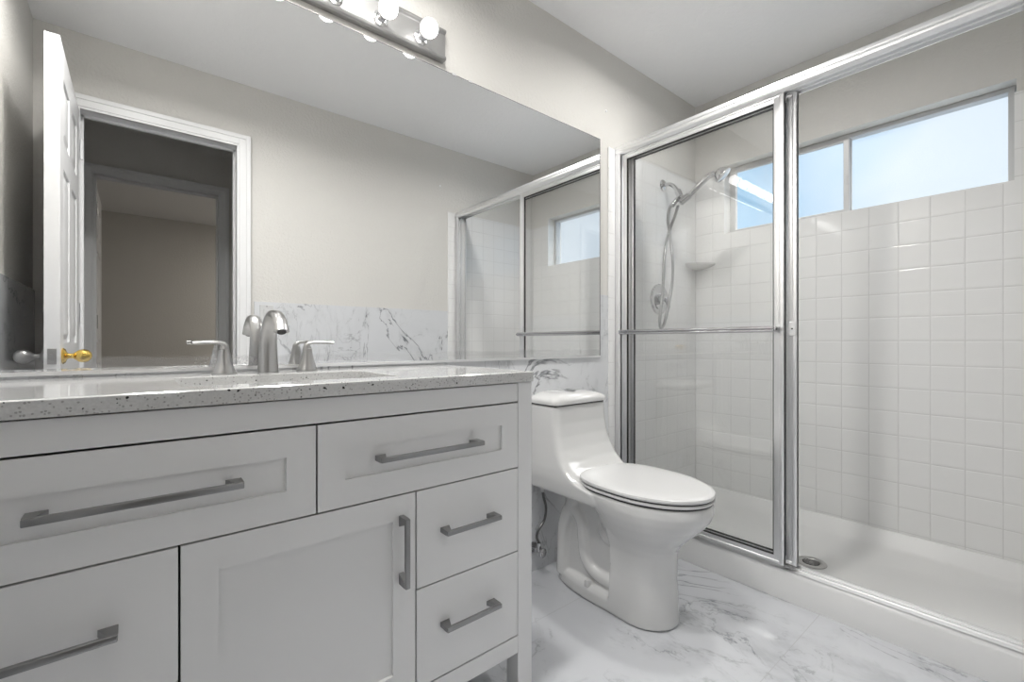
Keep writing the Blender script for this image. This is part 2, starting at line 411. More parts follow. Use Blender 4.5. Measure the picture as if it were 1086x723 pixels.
bm = bmesh.new(); box(bm, fx0 + 0.022, fx0 + 0.042, ym - 0.015, ym + 0.012, z0 + 0.01, z1 - 0.01, 0.002)
obj('mullion', bm, M['winframe'], win)
obj('pane', B(fx0 + 0.030, fx0 + 0.033, y0 + fw, ym - 0.012, z0 + 0.014, z1 - fw), M['winglass'], win)

# ------------------------------------------------------------------ door frames
def casing(name, xa, xb, h, yf, sgn, yin, label=None):
    """stepped casing around the opening on the face y=yf (sgn: +1 faces +y) and the jamb lining back to yin"""
    bm = bmesh.new(); w = 0.066
    for a, b, d in ((0.0, w, 0.011), (0.012, w, 0.015), (w - 0.022, w, 0.019), (0.0, 0.006, 0.013)):
        ys = sorted((yf, yf + sgn * d))
        box(bm, xa - b, xa - a, *ys, 0, h + b, 0.0015); box(bm, xb + a, xb + b, *ys, 0, h + b, 0.0015); box(bm, xa - a, xb + a, *ys, h + a, h + b, 0.0015)
    ys = sorted((yf, yin))
    box(bm, xa - 0.02, xa - 0.004, *ys, 0, h + 0.004); box(bm, xb + 0.004, xb + 0.02, *ys, 0, h + 0.004); box(bm, xa - 0.02, xb + 0.02, *ys, h + 0.004, h + 0.0145)
    st = sorted((yin + sgn * 0.035, yin + sgn * 0.05))          # door stop
    box(bm, xa - 0.004, xa + 0.008, *st, 0, h); box(bm, xb - 0.008, xb + 0.004, *st, 0, h); box(bm, xa, xb, *st, h - 0.008, h + 0.004)
    return struct(name, bm, M['white'], label=label)
casing('trim_10', DX0, DX1, DH, YO, 1, YH0, 'white moulded casing around the bathroom doorway')
casing('trim_11', RX0, RX1, RH, YH1, 1, YR0, 'white moulded casing around the far doorway')
def six_panel(name, x0, x1, y0, y1, z0, z1):
    """leaf standing in the y-z plane"""
    bm = bmesh.new(); xm = (x0 + x1) / 2; t = (x1 - x0) / 2
    box(bm, xm - t + 0.007, xm + t - 0.007, y0 + 0.002, y1 - 0.002, z0 + 0.002, z1 - 0.002)
    st = 0.10; mid = (y0 + y1) / 2
    rows = [(z0 + 0.20, z0 + 0.80), (z0 + 0.95, z0 + 1.58), (z0 + 1.68, z1 - 0.11)]
    box(bm, x0, x1, y0, y0 + st, z0, z1, 0.0015); box(bm, x0, x1, y1 - st, y1, z0, z1, 0.0015)
    rails = [(z0, rows[0][0]), (rows[0][1], rows[1][0]), (rows[1][1], rows[2][0]), (rows[2][1], z1)]
    for a, b in rails: box(bm, x0, x1, y0 + st, y1 - st, a, b, 0.0015)
    for a, b in rows:
        box(bm, x0, x1, mid - 0.045, mid + 0.045, a, b, 0.0015)
        for c0, c1 in ((y0 + st, mid - 0.045), (mid + 0.045, y1 - st)):
            t_ = bmesh.new()                                          # raised field with sloped shoulders
            for sg in (-1, 1):
                xb_ = xm + sg * (t - 0.007); xf = xm + sg * (t - 0.001)
                R = [(c0 + 0.012, c1 - 0.012, a + 0.012, b - 0.012, xb_), (c0 + 0.034, c1 - 0.034, a + 0.034, b - 0.034, xf)]
                loft(t_, [[Vector((X, p0, q0)), Vector((X, p1, q0)), Vector((X, p1, q1)), Vector((X, p0, q1))] for p0, p1, q0, q1, X in R])
            merge(bm, t_)
    return bm
d1 = struct('door_1', six_panel('d', -0.247, -0.207, -0.056, 0.600, 0.01, 2.022), M['white'], label='open white six-panel bathroom door')
def knob(mt, x, sg, y, z, name='door_knob', label=None):
    bm = bmesh.new()
    lathe(bm, [(0.0, 0), (0.027, 0), (0.029, 0.003), (0.024, 0.009), (0.012, 0.013), (0.009, 0.018), (0.009, 0.028), (0.014, 0.034), (0.022, 0.044), (0.0245, 0.056), (0.021, 0.068), (0.012, 0.076), (0.0, 0.079)], (x, y, z), (sg, 0, 0))
    o = obj(name, bm, mt, d1, smooth=True, angle=0.9)
    if label: o['label'] = label
knob(M['brass'], -0.207, 1, 0.545, 0.912, label='polished brass knob'); knob(M['nickel'], -0.247, -1, 0.545, 0.912, label='satin silver knob')
bm = B(-0.2385, -0.2155, 0.600, 0.6015, 0.885, 0.939, 0.0006); box(bm, -0.2345, -0.2195, 0.6015, 0.608, 0.901, 0.921, 0.002)
lathe(bm, [(0, 0), (0.003, 0), (0.003, 0.0012), (0, 0.0012)], (-0.227, 0.6015, 0.931), (0, 1, 0), 10); lathe(bm, [(0, 0), (0.003, 0), (0.003, 0.0012), (0, 0.0012)], (-0.227, 0.6015, 0.893), (0, 1, 0), 10)
obj('latch_plate', bm, M['nickel'], d1)
for z in (0.25, 1.05, 1.80):
    bm = bmesh.new(); lathe(bm, [(0, 0), (0.006, 0), (0.006, 0.09), (0, 0.09)], (-0.200, -0.062, z)); obj('hinge', bm, M['white'], d1, smooth=True)
d2 = struct('door_2', six_panel('d', -0.252, -0.216, -1.90, -1.262, 0.01, 2.022), M['white'], label='open white door of the room across the hall')
for z in (0.25, 1.05, 1.80):
    bm = bmesh.new(); lathe(bm, [(0, 0), (0.006, 0), (0.006, 0.09), (0, 0.09)], (-0.209, -1.256, z)); obj('hinge', bm, M['nickel'], d2, smooth=True)

# ================================================================== shower pan, enclosure
def rrect(x0, x1, y0, y1, r, z, n=6):
    pts = []
    for cx, cy, a in ((x1 - r, y1 - r, 0), (x0 + r, y1 - r, PI / 2), (x0 + r, y0 + r, PI), (x1 - r, y0 + r, 3 * PI / 2)):
        for k in range(n + 1):
            t = a + PI / 2 * k / n; pts.append(Vector((cx + r * math.cos(t), cy + r * math.sin(t), z)))
    return pts
CX = 1.856
X0, X1, Y0, Y1 = CX, XW - 0.001, YO + 0.007, YB - 0.007
bm = bmesh.new()
R = [rrect(X0, X1, Y0, Y1, 0.004, 0.0), rrect(X0, X1, Y0, Y1, 0.004, 0.095), rrect(X0 + 0.005, X1, Y0, Y1, 0.004, 0.108), rrect(X0 + 0.016, X1, Y0, Y1, 0.004, 0.114),
     rrect(X0 + 0.052, X1 - 0.004, Y0 + 0.004, Y1 - 0.004, 0.02, 0.114), rrect(X0 + 0.062, X1 - 0.012, Y0 + 0.012, Y1 - 0.012, 0.035, 0.108),
     rrect(X0 + 0.072, X1 - 0.034, Y0 + 0.035, Y1 - 0.035, 0.05, 0.058), rrect(X0 + 0.084, X1 - 0.056, Y0 + 0.055, Y1 - 0.055, 0.06, 0.044), rrect(X0 + 0.2, X1 - 0.3, 0.55, 0.78, 0.08, 0.036)]
loft(bm, R)
pan = tag(obj('shower_pan', bm, M['acrylic'], smooth=True, angle=0.9), 'white moulded shower pan with a raised curb on the marble floor', 'shower pan')
dr = thing('shower_drain', 'round grey metal drain set in the white shower pan', 'drain', (2.178, 0.665, 0.037))
bm = bmesh.new(); lathe(bm, [(0.0, 0), (0.056, 0), (0.056, 0.002), (0.053, 0.0035), (0.035, 0.0035), (0.033, 0.001), (0, 0.001)], (2.178, 0.665, 0.0368)); obj('drain_ring', bm, M['nickel'], dr, smooth=True)
bm = bmesh.new()
lathe(bm, [(0, 0), (0.031, 0), (0.031, 0.0006), (0, 0.0006)], (2.178, 0.665, 0.0382), seg=24); obj('drain_well_shade', bm, M['rubber_and_shade'], dr)  # black disc stands in for the shaded drain hole
bm = bmesh.new()
for k in range(-2, 3):
    w = math.sqrt(0.028 ** 2 - (k * 0.011) ** 2); box(bm, 2.178 + k * 0.011 - 0.002, 2.178 + k * 0.011 + 0.002, 0.665 - w, 0.665 + w, 0.0388, 0.0403)
box(bm, 2.172, 2.184, 0.659, 0.671, 0.0388, 0.0408, 0.001)
obj('grate', bm, M['nickel'], dr)

enc = thing('shower_enclosure', 'chrome framed sliding glass shower enclosure standing on the white curb', 'shower enclosure', (1.87, 0.667, 0.114))
HZ0, HZ1 = 1.883, 1.934
bm = bmesh.new()
prof = [(1.826, 1.889), (1.832, 1.883), (1.838, 1.883), (1.838, 1.893), (1.863, 1.893), (1.863, 1.884), (1.867, 1.884), (1.867, 1.893), (1.893, 1.893), (1.893, 1.883), (1.898, 1.883), (1.900, 1.886),
        (1.900, 1.927), (1.893, 1.934), (1.846, 1.934), (1.838, 1.932), (1.830, 1.926), (1.826, 1.918), (1.8245, 1.914), (1.8245, 1.910), (1.8265, 1.908), (1.8245, 1.906), (1.822, 1.900), (1.823, 1.893)]
prism(bm, prof, 'y', YO + 0.014, YB - 0.0075)
obj('header_rail', bm, M['alu'], enc)
bm = bmesh.new()
prof = [(1.858, 0.115), (1.905, 0.115), (1.905, 0.128), (1.902, 0.128), (1.902, 0.119), (1.884, 0.119), (1.884, 0.124), (1.881, 0.124), (1.881, 0.119), (1.864, 0.117)]
prism(bm, prof, 'y', YO + 0.014, YB - 0.0075)
obj('bottom_track', bm, M['alu'], enc)
for yy, s in ((YB - 0.0075, -1), (YO + 0.014, 1)):
    bm = bmesh.new()
    xs = [(1.824, 1.828, 0.030), (1.828, 1.896, 0.006), (1.860, 1.864, 0.022), (1.896, 1.900, 0.030)]
    for a, b, d in xs: box(bm, a, b, *sorted((yy, yy + s * d)), 0.119, 1.886, 0.0008)
    obj('wall_jamb', bm, M['alu'], enc)
def panel(name, xm, y0, y1, z0, z1, st, parent):
    bm = bmesh.new()
    # two vertical stiles, each with a raised outer bead, and top / bottom rails
    for a, b, o_ in ((y0, y0 + st, 0), (y1 - st, y1, 1)):
        box(bm, xm - 0.008, xm + 0.008, a, b, z0, z1, 0.0018)
        c0, c1 = (a, a + st * 0.45) if o_ == 0 else (b - st * 0.45, b)
        box(bm, xm - 0.0125, xm + 0.0125, c0, c1, z0, z1, 0.003)
    for a, b, o_ in ((z0, z0 + 0.028, 0), (z1 - 0.028, z1, 1)):
        box(bm, xm - 0.0075, xm + 0.0075, y0 + st * 0.5, y1 - st * 0.5, a + 0.0006, b - 0.0006, 0.0018)
        c0, c1 = (a, a + 0.012) if o_ == 0 else (b - 0.012, b)
        box(bm, xm - 0.0118, xm + 0.0118, y0 + st * 0.4, y1 - st * 0.4, c0 + (0.001 if o_ == 0 else 0), c1 - (0.001 if o_ else 0), 0.003)
    f = obj(name, bm, M['alu'], parent, smooth=True, angle=0.5)
    bm = bmesh.new(); g = 0.003                                    # dark glazing gasket
    for a, b, c0, c1 in ((y0 + st, y0 + st + g, z0 + 0.028, z1 - 0.028), (y1 - st - g, y1 - st, z0 + 0.028, z1 - 0.028), (y0 + st, y1 - st, z0 + 0.028, z0 + 0.028 + g), (y0 + st, y1 - st, z1 - 0.028 - g, z1 - 0.028)):
        box(bm, xm - 0.0055, xm + 0.0055, a, b, c0, c1)
    obj('gasket', bm, M['rubber_and_shade'], f)
    obj('glass_pane', B(xm - 0.0025, xm + 0.0025, y0 + st - 0.002, y1 - st + 0.002, z0 + 0.026, z1 - 0.026), M['glass'], f)
    return f
outer = panel('sliding_panel', 1.8505, 0.650, 1.386, 0.134, 1.886, 0.036, enc)
inner = panel('sliding_panel', 1.8800, 0.617, 1.368, 0.134, 1.886, 0.036, enc)
# towel bar on the outer panel, small bumper bracket joining the stiles
bm = bmesh.new()
for zz_ in (1.004, 1.015): tube(bm, [(1.806, 0.672, zz_), (1.806, 1.366, zz_)], 0.0058, 12)
for yy in (0.668, 1.366):
    box(bm, 1.803, 1.841, yy - 0.004, yy + 0.004, 1.000, 1.019, 0.002)
obj('towel_bar', bm, M['chrome'], outer, smooth=True)
bm = bmesh.new(); lathe(bm, [(0, 0), (0.0055, 0), (0.005, 0.004), (0, 0.005)], (1.806, 0.664, 1.0095), (0, -1, 0), 12); obj('end_plug', bm, M['rubber_and_shade'], outer, smooth=True)
bm = B(1.8355, 1.839, 0.651, 0.662, 0.985, 1.036, 0.001); obj('bumper', bm, M['alu'], outer)
bm = B(1.862, 1.868, 0.619, 0.641, 0.985, 1.036, 0.001); o_ = obj('bumper', bm, M['alu'], inner)
bm = bmesh.new(); lathe(bm, [(0, 0), (0.003, 0), (0.002, 0.001), (0, 0.001)], (1.862, 0.630, 1.011), (-1, 0, 0), 12); obj('screw', bm, M['rubber_and_shade'], inner)
bm = B(1.862, 1.898, 0.628, 0.66, 0.1195, 0.131, 0.002); obj('bottom_guide', bm, M['nickel'], enc)

# corner shelves in the shower
def corner_shelf(z, r, label):
    bm = bmesh.new(); cx, cy = XW - 0.0005, YB - 0.0065
    def ring(zz_, rr):
        pts = [Vector((cx, cy, zz_))]
        for k in range(15):
            t = PI + PI / 2 * k / 14; pts.append(Vector((cx + rr * math.cos(t), cy + rr * math.sin(t), zz_)))
        return pts
    loft(bm, [ring(z - 0.032, r * 0.35), ring(z - 0.02, r * 0.8), ring(z - 0.008, r), ring(z, r), ring(z, r - 0.012), ring(z - 0.004, r - 0.018)])
    tag(obj('corner_shelf', bm, M['porcelain'], smooth=True, angle=0.8), label, 'shelf')
corner_shelf(1.425, 0.12, 'small white ceramic corner shelf in the tiled shower beside the metal hose')

# hand shower
YT = YB - 0.006
hs = thing('hand_shower', 'chrome hand shower on a bent arm with a looping metal hose', 'shower head', (2.252, YT, 1.832))
bm = bmesh.new(); lathe(bm, [(0, 0), (0.031, 0), (0.031, 0.003), (0.024, 0.009), (0.012, 0.012), (0, 0.012)], (2.252, YT, 1.832), (0, -1, 0)); obj('wall_flange', bm, M['chrome'], hs, smooth=True)
bm = bmesh.new(); tube(bm, spline([(2.252, YT - 0.008, 1.832), (2.250, 1.36, 1.825), (2.238, 1.325, 1.795), (2.226, 1.295, 1.752)], 8), 0.0105, 14); obj('shower_arm', bm, M['chrome'], hs, smooth=True)
bm = bmesh.new()
tube(bm, [(2.231, 1.305, 1.770), (2.220, 1.282, 1.728)], 0.017, 18)
tube(bm, [(2.222, 1.285, 1.734), (2.208, 1.250, 1.712)], 0.013, 16)
tube(bm, [(2.197, 1.270, 1.694), (2.222, 1.235, 1.728)], 0.0185, 18)
obj('holder', bm, M['chrome'], hs, smooth=True)
bm = bmesh.new()
tube(bm, spline([(2.196, 1.272, 1.690), (2.215, 1.235, 1.722), (2.225, 1.190, 1.762), (2.232, 1.140, 1.800), (2.240, 1.105, 1.812)], 8), lambda t: 0.012 + 0.004 * t, 16)
obj('handle', bm, M['chrome'], hs, smooth=True)
bm = bmesh.new()
lathe(bm, [(0, -0.012), (0.020, -0.012), (0.032, 0.0), (0.040, 0.016), (0.042, 0.026), (0.038, 0.030), (0, 0.030)], (2.246, 1.085, 1.812), Vector((0.25, -0.62, -0.74)).normalized()); obj('spray_head', bm, M['chrome'], hs, smooth=True, angle=0.9)
bm = bmesh.new()
hp = [(2.200, 1.300, 1.705), (2.189, 1.325, 1.680), (2.192, 1.340, 1.618), (2.215, 1.345, 1.560), (2.238, 1.340, 1.424), (2.240, 1.342, 1.293), (2.215, 1.350, 1.161), (2.193, 1.362, 1.062), (2.170, 1.370, 1.040), (2.168, 1.372, 1.090), (2.195, 1.372, 1.236), (2.208, 1.368, 1.439), (2.218, 1.350, 1.553), (2.208, 1.310, 1.628), (2.194, 1.280, 1.682)]
hp = [tuple(c_ * 1.322 / q_[1] + (0.962 * (1 - 1.322 / q_[1]) if i_ == 2 else 0) for i_, c_ in enumerate(q_)) if q_[2] < 1.5 else q_ for q_ in hp]
sp_ = spline(hp, 14)
cnt = len(sp_)
tube(bm, sp_, 0.0078, 12); obj('hose', bm, M['hose'], hs, smooth=True)
tube_end = bmesh.new(); tube(tube_end, [(2.206, 1.288, 1.722), (2.192, 1.318, 1.684)], 0.0125, 14); obj('hose_nut', tube_end, M['chrome'], hs, smooth=True)

sv = thing('shower_valve', 'round chrome shower valve with lever on the tiled wall', 'valve', (2.212, YT, 1.197))
bm = bmesh.new(); lathe(bm, [(0, 0), (0.083, 0), (0.084, 0.004), (0.078, 0.011), (0.060, 0.014), (0.050, 0.010), (0.040, 0.010), (0, 0.010)], (2.212, YT, 1.197), (0, -1, 0), 48); obj('escutcheon', bm, M['chrome'], sv, smooth=True)
bm = bmesh.new(); lathe(bm, [(0, 0), (0.030, 0), (0.028, 0.018), (0.022, 0.026), (0.018, 0.032), (0, 0.034)], (2.212, YT - 0.01, 1.197), (0, -1, 0)); obj('valve_hub', bm, M['chrome'], sv, smooth=True)
bm = bmesh.new(); tube(bm, spline([(2.212, YT - 0.040, 1.197), (2.222, YT - 0.046, 1.176), (2.236, YT - 0.048, 1.150)], 6), lambda t: (0.010 - 0.003 * t, 0.012 - 0.002 * t), 14); obj('lever', bm, M['chrome'], sv, smooth=True)

# ================================================================== vanity
VX0, VX1, VC = -0.299, 0.835, 0.268
YF = 0.9254
van = thing('bathroom_vanity', 'white shaker bathroom vanity with six drawers and one door', 'vanity', (VC, 1.16, 0))
YK = YB - 0.008
bm = bmesh.new()
box(bm, VX0 + 0.002, VX1 - 0.002, YF + 0.048, YK, 0.135, 0.150); 
box(bm, VX0 + 0.004, VX0 + 0.02, YF + 0.03, YK, 0.135, 0.852); box(bm, VX1 - 0.02, VX1 - 0.004, YF + 0.03, YK, 0.135, 0.852)
box(bm, VX0 + 0.01, VX1 - 0.01, YK - 0.012, YK, 0.135, 0.852)
obj('carcass', bm, M['cabinet'], van)
bm = bmesh.new(); box(bm, VX0 + 0.04, VX1 - 0.04, YF + 0.022, YF + 0.026, 0.150, 0.852); obj('gap_shade_sheet', bm, M['dark'], van)  # dark sheet put in as shade behind the drawer gaps
for xa in (VX0, VX1 - 0.049):
    for ya, yb_ in ((YF, YF + 0.049), (YK - 0.049, YK)):
        obj('leg', B(xa, xa + 0.049, ya, yb_, 0.0, 0.8535, 0.0012), M['cabinet'], van)
LX, RX = VX0 + 0.049, VX1 - 0.049
obj('top_rail', B(LX + 0.001, RX - 0.001, YF + 0.001, YF + 0.02, 0.8025, 0.8515, 0.001), M['cabinet'], van)
obj('bottom_rail', B(LX + 0.0005, RX - 0.0005, YF, YF + 0.02, 0.129, 0.1745, 0.001), M['cabinet'], van)
def shaker(x0, x1, z0, z1, fx, fz, rec=0.007):
    """front with a recessed flat centre"""
    bm = bmesh.new(); y = YF
    box(bm, x0, x1, y + rec, y + 0.0185, z0, z1)
    for a, b, c0, c1 in ((x0, x0 + fx, z0, z1), (x1 - fx, x1, z0, z1), (x0 + fx, x1 - fx, z0, z0 + fz), (x0 + fx, x1 - fx, z1 - fz, z1)):
        t_ = bmesh.new(); box(t_, a, b, y, y + 0.018, c0, c1); merge(bm, t_)
    return bm
def pull(parent, cx, cz, ln, vert=False):
    bm = bmesh.new(); h = ln / 2; yb_ = YF; w = 0.0055
    def P(u, v): return (cx + v, cz + u) if vert else (cx + u, cz + v)
    # bar
    (xa, za), (xb, zb) = P(-h, -w), P(h, w)
    box(bm, min(xa, xb), max(xa, xb), yb_ - 0.034, yb_ - 0.025, min(za, zb), max(za, zb), 0.0016)
    for s in (-1, 1):                                             # wedge feet that flare to the drawer front
        r0 = [P(s * h, -w), P(s * (h - 0.013), -w), P(s * (h - 0.013), w), P(s * h, w)]
        r1 = [P(s * h, -w), P(s * (h - 0.024), -w), P(s * (h - 0.024), w), P(s * h, w)]
        loft(bm, [[Vector((q[0], yb_ - 0.027, q[1])) for q in r0], [Vector((q[0], yb_, q[1])) for q in r1]])
    obj('pull', bm, M['pull'], parent, smooth=True, angle=0.4)
G = 0.0018
zt, zf, zg, zh = 0.8005, 0.6255, 0.4020, 0.1765
for x0, x1, cx in ((LX, 0.270, 0.0095), (0.270, RX, 0.520)):
    dw = obj('drawer', shaker(x0 + G, x1 - G, zf + G, zt - G, 0.053, 0.054), M['cabinet'], van); pull(dw, cx, 0.716, 0.264)
dr_ = obj('door', shaker(0.053 + G, 0.484 - G, zh + G, zf - G, 0.053, 0.055), M['cabinet'], van); pull(dr_, 0.448, 0.505, 0.150, True)
for x0, x1, cx in ((LX, 0.053, -0.102), (0.484, RX, 0.626)):
    for za, zb, cz in ((zg, zf, 0.5215), (zh, zg, 0.300)):
        dw = obj('drawer', B(x0 + G, x1 - G, YF, YF + 0.0185, za + G, zb - G, 0.001), M['cabinet'], van); pull(dw, cx, cz, 0.158)

# countertop with the sink cut-out
CY = 0.9105; cz0, cz1 = 0.8555, 0.8825
sx0, sx1, sy0, sy1 = 0.061, 0.475, 0.985, 1.245
CX0, CX1 = -0.306, 0.829
bm = bmesh.new()
o_ = rrect(CX0, CX1, CY, YB - 0.0065, 0.003, 0, 2); 
def hole_plate(bm, outer, inner, z0, z1, bv):
    """plate with a rounded hole; rings have equal counts"""
    def ring(pts, z, grow=0.0):
        return [Vector((p_.x, p_.y, z)) for p_ in pts]
    def off(pts, d):
        c_ = sum(pts, Vector()) / len(pts)
        return [Vector((p_.x + d * (1 if p_.x > c_.x else -1), p_.y + d * (1 if p_.y > c_.y else -1), 0)) for p_ in pts]
    R_ = [ring(inner, z0), ring(outer, z0), ring(outer, z1 - bv), ring(off(outer, -bv), z1), ring(off(inner, bv * 0.6), z1), ring(inner, z1 - bv * 0.6), ring(inner, z0)]
    vs = [[bm.verts.new(p_) for p_ in r_] for r_ in R_[:-1]]; vs.append(vs[0])
    n = len(outer)
    for a, b in zip(vs, vs[1:]):
        for i in range(n): bm.faces.new((a[i], a[(i + 1) % n], b[(i + 1) % n], b[i]))
hole_plate(bm, rrect(CX0, CX1, CY, YB - 0.0065, 0.003, 0, 5), rrect(sx0, sx1, sy0, sy1, 0.02, 0, 5), cz0, cz1, 0.0022)
tag(obj('countertop', bm, M['quartz'], smooth=True, angle=0.5), 'pale speckled quartz countertop on the white vanity', 'countertop')
sk = thing('sink', 'white rectangular undermount sink let into the speckled countertop', 'sink', (VC, 1.12, 0.72))
bm = bmesh.new()
def rr2(d, z, r=0.03): return rrect(sx0 - 0.004 + d, sx1 + 0.004 - d, sy0 - 0.004 + d, sy1 + 0.004 - d, r, z, 6)
loft(bm, [rr2(-0.012, 0.8545), rr2(-0.012, 0.845), rr2(-0.006, 0.735), rr2(0.03, 0.715), rr2(0.03, 0.722), rr2(0.012, 0.735), rr2(0.004, 0.76), rr2(0.0, 0.8545)], cap=False)
t_ = bmesh.new(); loft(t_, [rr2(0.03, 0.715), rr2(0.03, 0.722)]); merge(bm, t_)
obj('basin', bm, M['porcelain'], sk, smooth=True)
bm = bmesh.new(); lathe(bm, [(0, 0), (0.022, 0), (0.021, 0.003), (0.012, 0.003), (0, 0.002)], (VC, 1.13, 0.7222)); obj('drain', bm, M['chrome'], sk, smooth=True)

# faucet
FZ = cz1 + 0.0003
fa = thing('faucet', 'brushed nickel three piece faucet with an arched spout in front of the mirror', 'faucet', (0.266, 1.335, FZ))
bm = bmesh.new()
pth = spline([(0.266, y_, FZ + h_) for y_, h_ in ((1.336, 0), (1.336, 0.04), (1.331, 0.085), (1.315, 0.124), (1.283, 0.148), (1.243, 0.148), (1.208, 0.131), (1.188, 0.104))], 7)
def rsp(t): return (0.020 - 0.010 * min(t * 1.7, 1), 0.0255 - 0.0105 * min(t * 1.7, 1) + 0.002 * max(0, t - 0.8) / 0.2)
tube(bm, pth, rsp, 28, up=(0, 1, 0)); obj('spout', bm, M['nickel'], fa, smooth=True, angle=0.9)
bm = bmesh.new(); lathe(bm, [(0, 0), (0.010, 0), (0.010, 0.002), (0, 0.002)], (0.266, 1.1882, FZ + 0.1035), (0, -0.55, -0.83), 16); obj('aerator', bm, M['rubber_and_shade'], fa)
for cx, s in ((0.168, -1), (0.366, 1)):
    bm = bmesh.new()
    lathe(bm, [(0, 0), (0.0275, 0), (0.0275, 0.002), (0.0225, 0.012), (0.018, 0.026), (0.0145, 0.042), (0.0125, 0.055), (0.0120, 0.060), (0, 0.060)], (cx, 1.343, FZ), seg=28)
    h_ = obj('handle', bm, M['nickel'], fa, smooth=True, angle=0.9)
    bm = bmesh.new()
    lp = spline([(cx, 1.343, FZ + 0.0605), (cx, 1.343, FZ + 0.070), (cx + s * 0.006, 1.342, FZ + 0.0765), (cx + s * 0.022, 1.339, FZ + 0.079), (cx + s * 0.045, 1.335, FZ + 0.0785), (cx + s * 0.068, 1.331, FZ + 0.0775)], 6)
    tube(bm, lp, lambda t: (0.0118 - 0.0075 * min(t * 2.2, 1) + 0.0006 * t, 0.0118 - 0.004 * min(t * 2, 1) + 0.001 * t), 20, up=(s, 0, 0)); obj('lever', bm, M['nickel'], h_, smooth=True, angle=0.9)

# ================================================================== mirror
mi = thing('wall_mirror', 'large frameless wall mirror above the countertop', 'mirror', (0.69, YB - 0.0065, 0.889))
obj('mirror_glass', B(-0.30, 1.702, YB - 0.0125, YB - 0.0065, 0.893, 1.931, 0.0004, 1), M['mirror'], mi)
bm = bmesh.new(); box(bm, -0.30, 1.704, YB - 0.0145, YB - 0.0062, 0.889, 0.8925); box(bm, -0.30, 1.704, YB - 0.0145, YB - 0.0128, 0.8925, 0.8975); obj('bottom_channel', bm, M['alu'], mi)
bm = bmesh.new(); box(bm, 1.7021, 1.7035, YB - 0.0135, YB - 0.0065, 0.893, 1.9318); box(bm, -0.30, 1.703, YB - 0.0125, YB - 0.0065, 1.9312, 1.9322); obj('dark_edge', bm, M['rubber_and_shade'], mi)
for x in (0.885, 0.955):
    obj('mirror_clip', B(x - 0.009, x + 0.009, YB - 0.0145, YB - 0.001, 1.928, 1.936, 0.001), M['plastic'], mi)
struct('trim_12', B(-0.30, 1.70, YB - 0.0065, YB, WS, 1.93), M['wall'])

# ================================================================== light bar
lb = thing('vanity_light', 'chrome strip light with six round glowing bulbs above the mirror', 'wall light', (0.394, YB, 2.015))
LX0, LX1, LZ0, LZ1 = -0.055, 0.843, 1.960, 2.070
bm = bmesh.new()
prof = [(YB - 0.0003, LZ0), (YB - 0.020, LZ0), (YB - 0.026, LZ0 + 0.003), (YB - 0.028, LZ0 + 0.008), (YB - 0.026, LZ0 + 0.013), (YB - 0.021, LZ0 + 0.016), (YB - 0.019, LZ0 + 0.018),
        (YB - 0.019, LZ1 - 0.018), (YB - 0.021, LZ1 - 0.016), (YB - 0.026, LZ1 - 0.013), (YB - 0.028, LZ1 - 0.008), (YB - 0.026, LZ1 - 0.003), (YB - 0.020, LZ1), (YB - 0.0003, LZ1)]
prism(bm, prof, 'x', LX0, LX1)
obj('backplate', bm, M['fixture'], lb)
for k in range(6):
    x = 0.746 - 0.1435 * k
    bm = bmesh.new(); lathe(bm, [(0, 0), (0.024, 0), (0.024, 0.003), (0.0165, 0.006), (0.016, 0.024), (0.0175, 0.026), (0.0175, 0.030), (0.0145, 0.034), (0, 0.034)], (x, YB - 0.019, 2.003), (0, -1, 0), 24)
    so = obj('socket', bm, M['bulb_base'], lb, smooth=True, angle=0.7)
    bm = bmesh.new()
    pr = [(0.0, 0.0), (0.013, 0.0)] + [(0.0295 * math.sin(a), 0.031 - 0.0295 * math.cos(a)) for a in [0.42 + (PI - 0.42) * i / 14 for i in range(15)]]
    lathe(bm, pr, (x, YB - 0.0485, 2.003), (0, -1, 0), 28)
    obj('bulb', bm, M['bulb'], so, smooth=True)

# small wall pieces
for x, y, z, a, lab in ((1.763, YB, 2.089, -1, 'small white wall anchor on the painted wall left of the shower header'), (1.700, YO, 2.100, 1, 'small white wall anchor high on the wall seen in the mirror')):
    bm = bmesh.new(); lathe(bm, [(0, 0), (0.007, 0), (0.006, 0.004), (0.003, 0.006), (0, 0.006)], (x, y, z), (0, a, 0), 16)
    tag(obj('wall_anchor', bm, M['ceiling'], smooth=True, angle=0.3), lab, 'wall anchor')
swp = thing('switch_plate', 'white wall plate on marble by the doorway, seen in the mirror', 'wall plate', (0.565, YO + 0.006, 1.115))
obj('cover', B(0.530, 0.600, YO + 0.006, YO + 0.011, 1.058, 1.172, 0.002), M['plastic'], swp)
obj('rocker', B(0.549, 0.581, YO + 0.011, YO + 0.0145, 1.082, 1.148, 0.002), M['plastic'], swp)
for z in (1.066, 1.164):
    bm = bmesh.new(); lathe(bm, [(0, 0), (0.0028, 0), (0.002, 0.001), (0, 0.001)], (0.565, YO + 0.011, z), (0, 1, 0), 10); obj('screw', bm, M['rubber_and_shade'], swp)

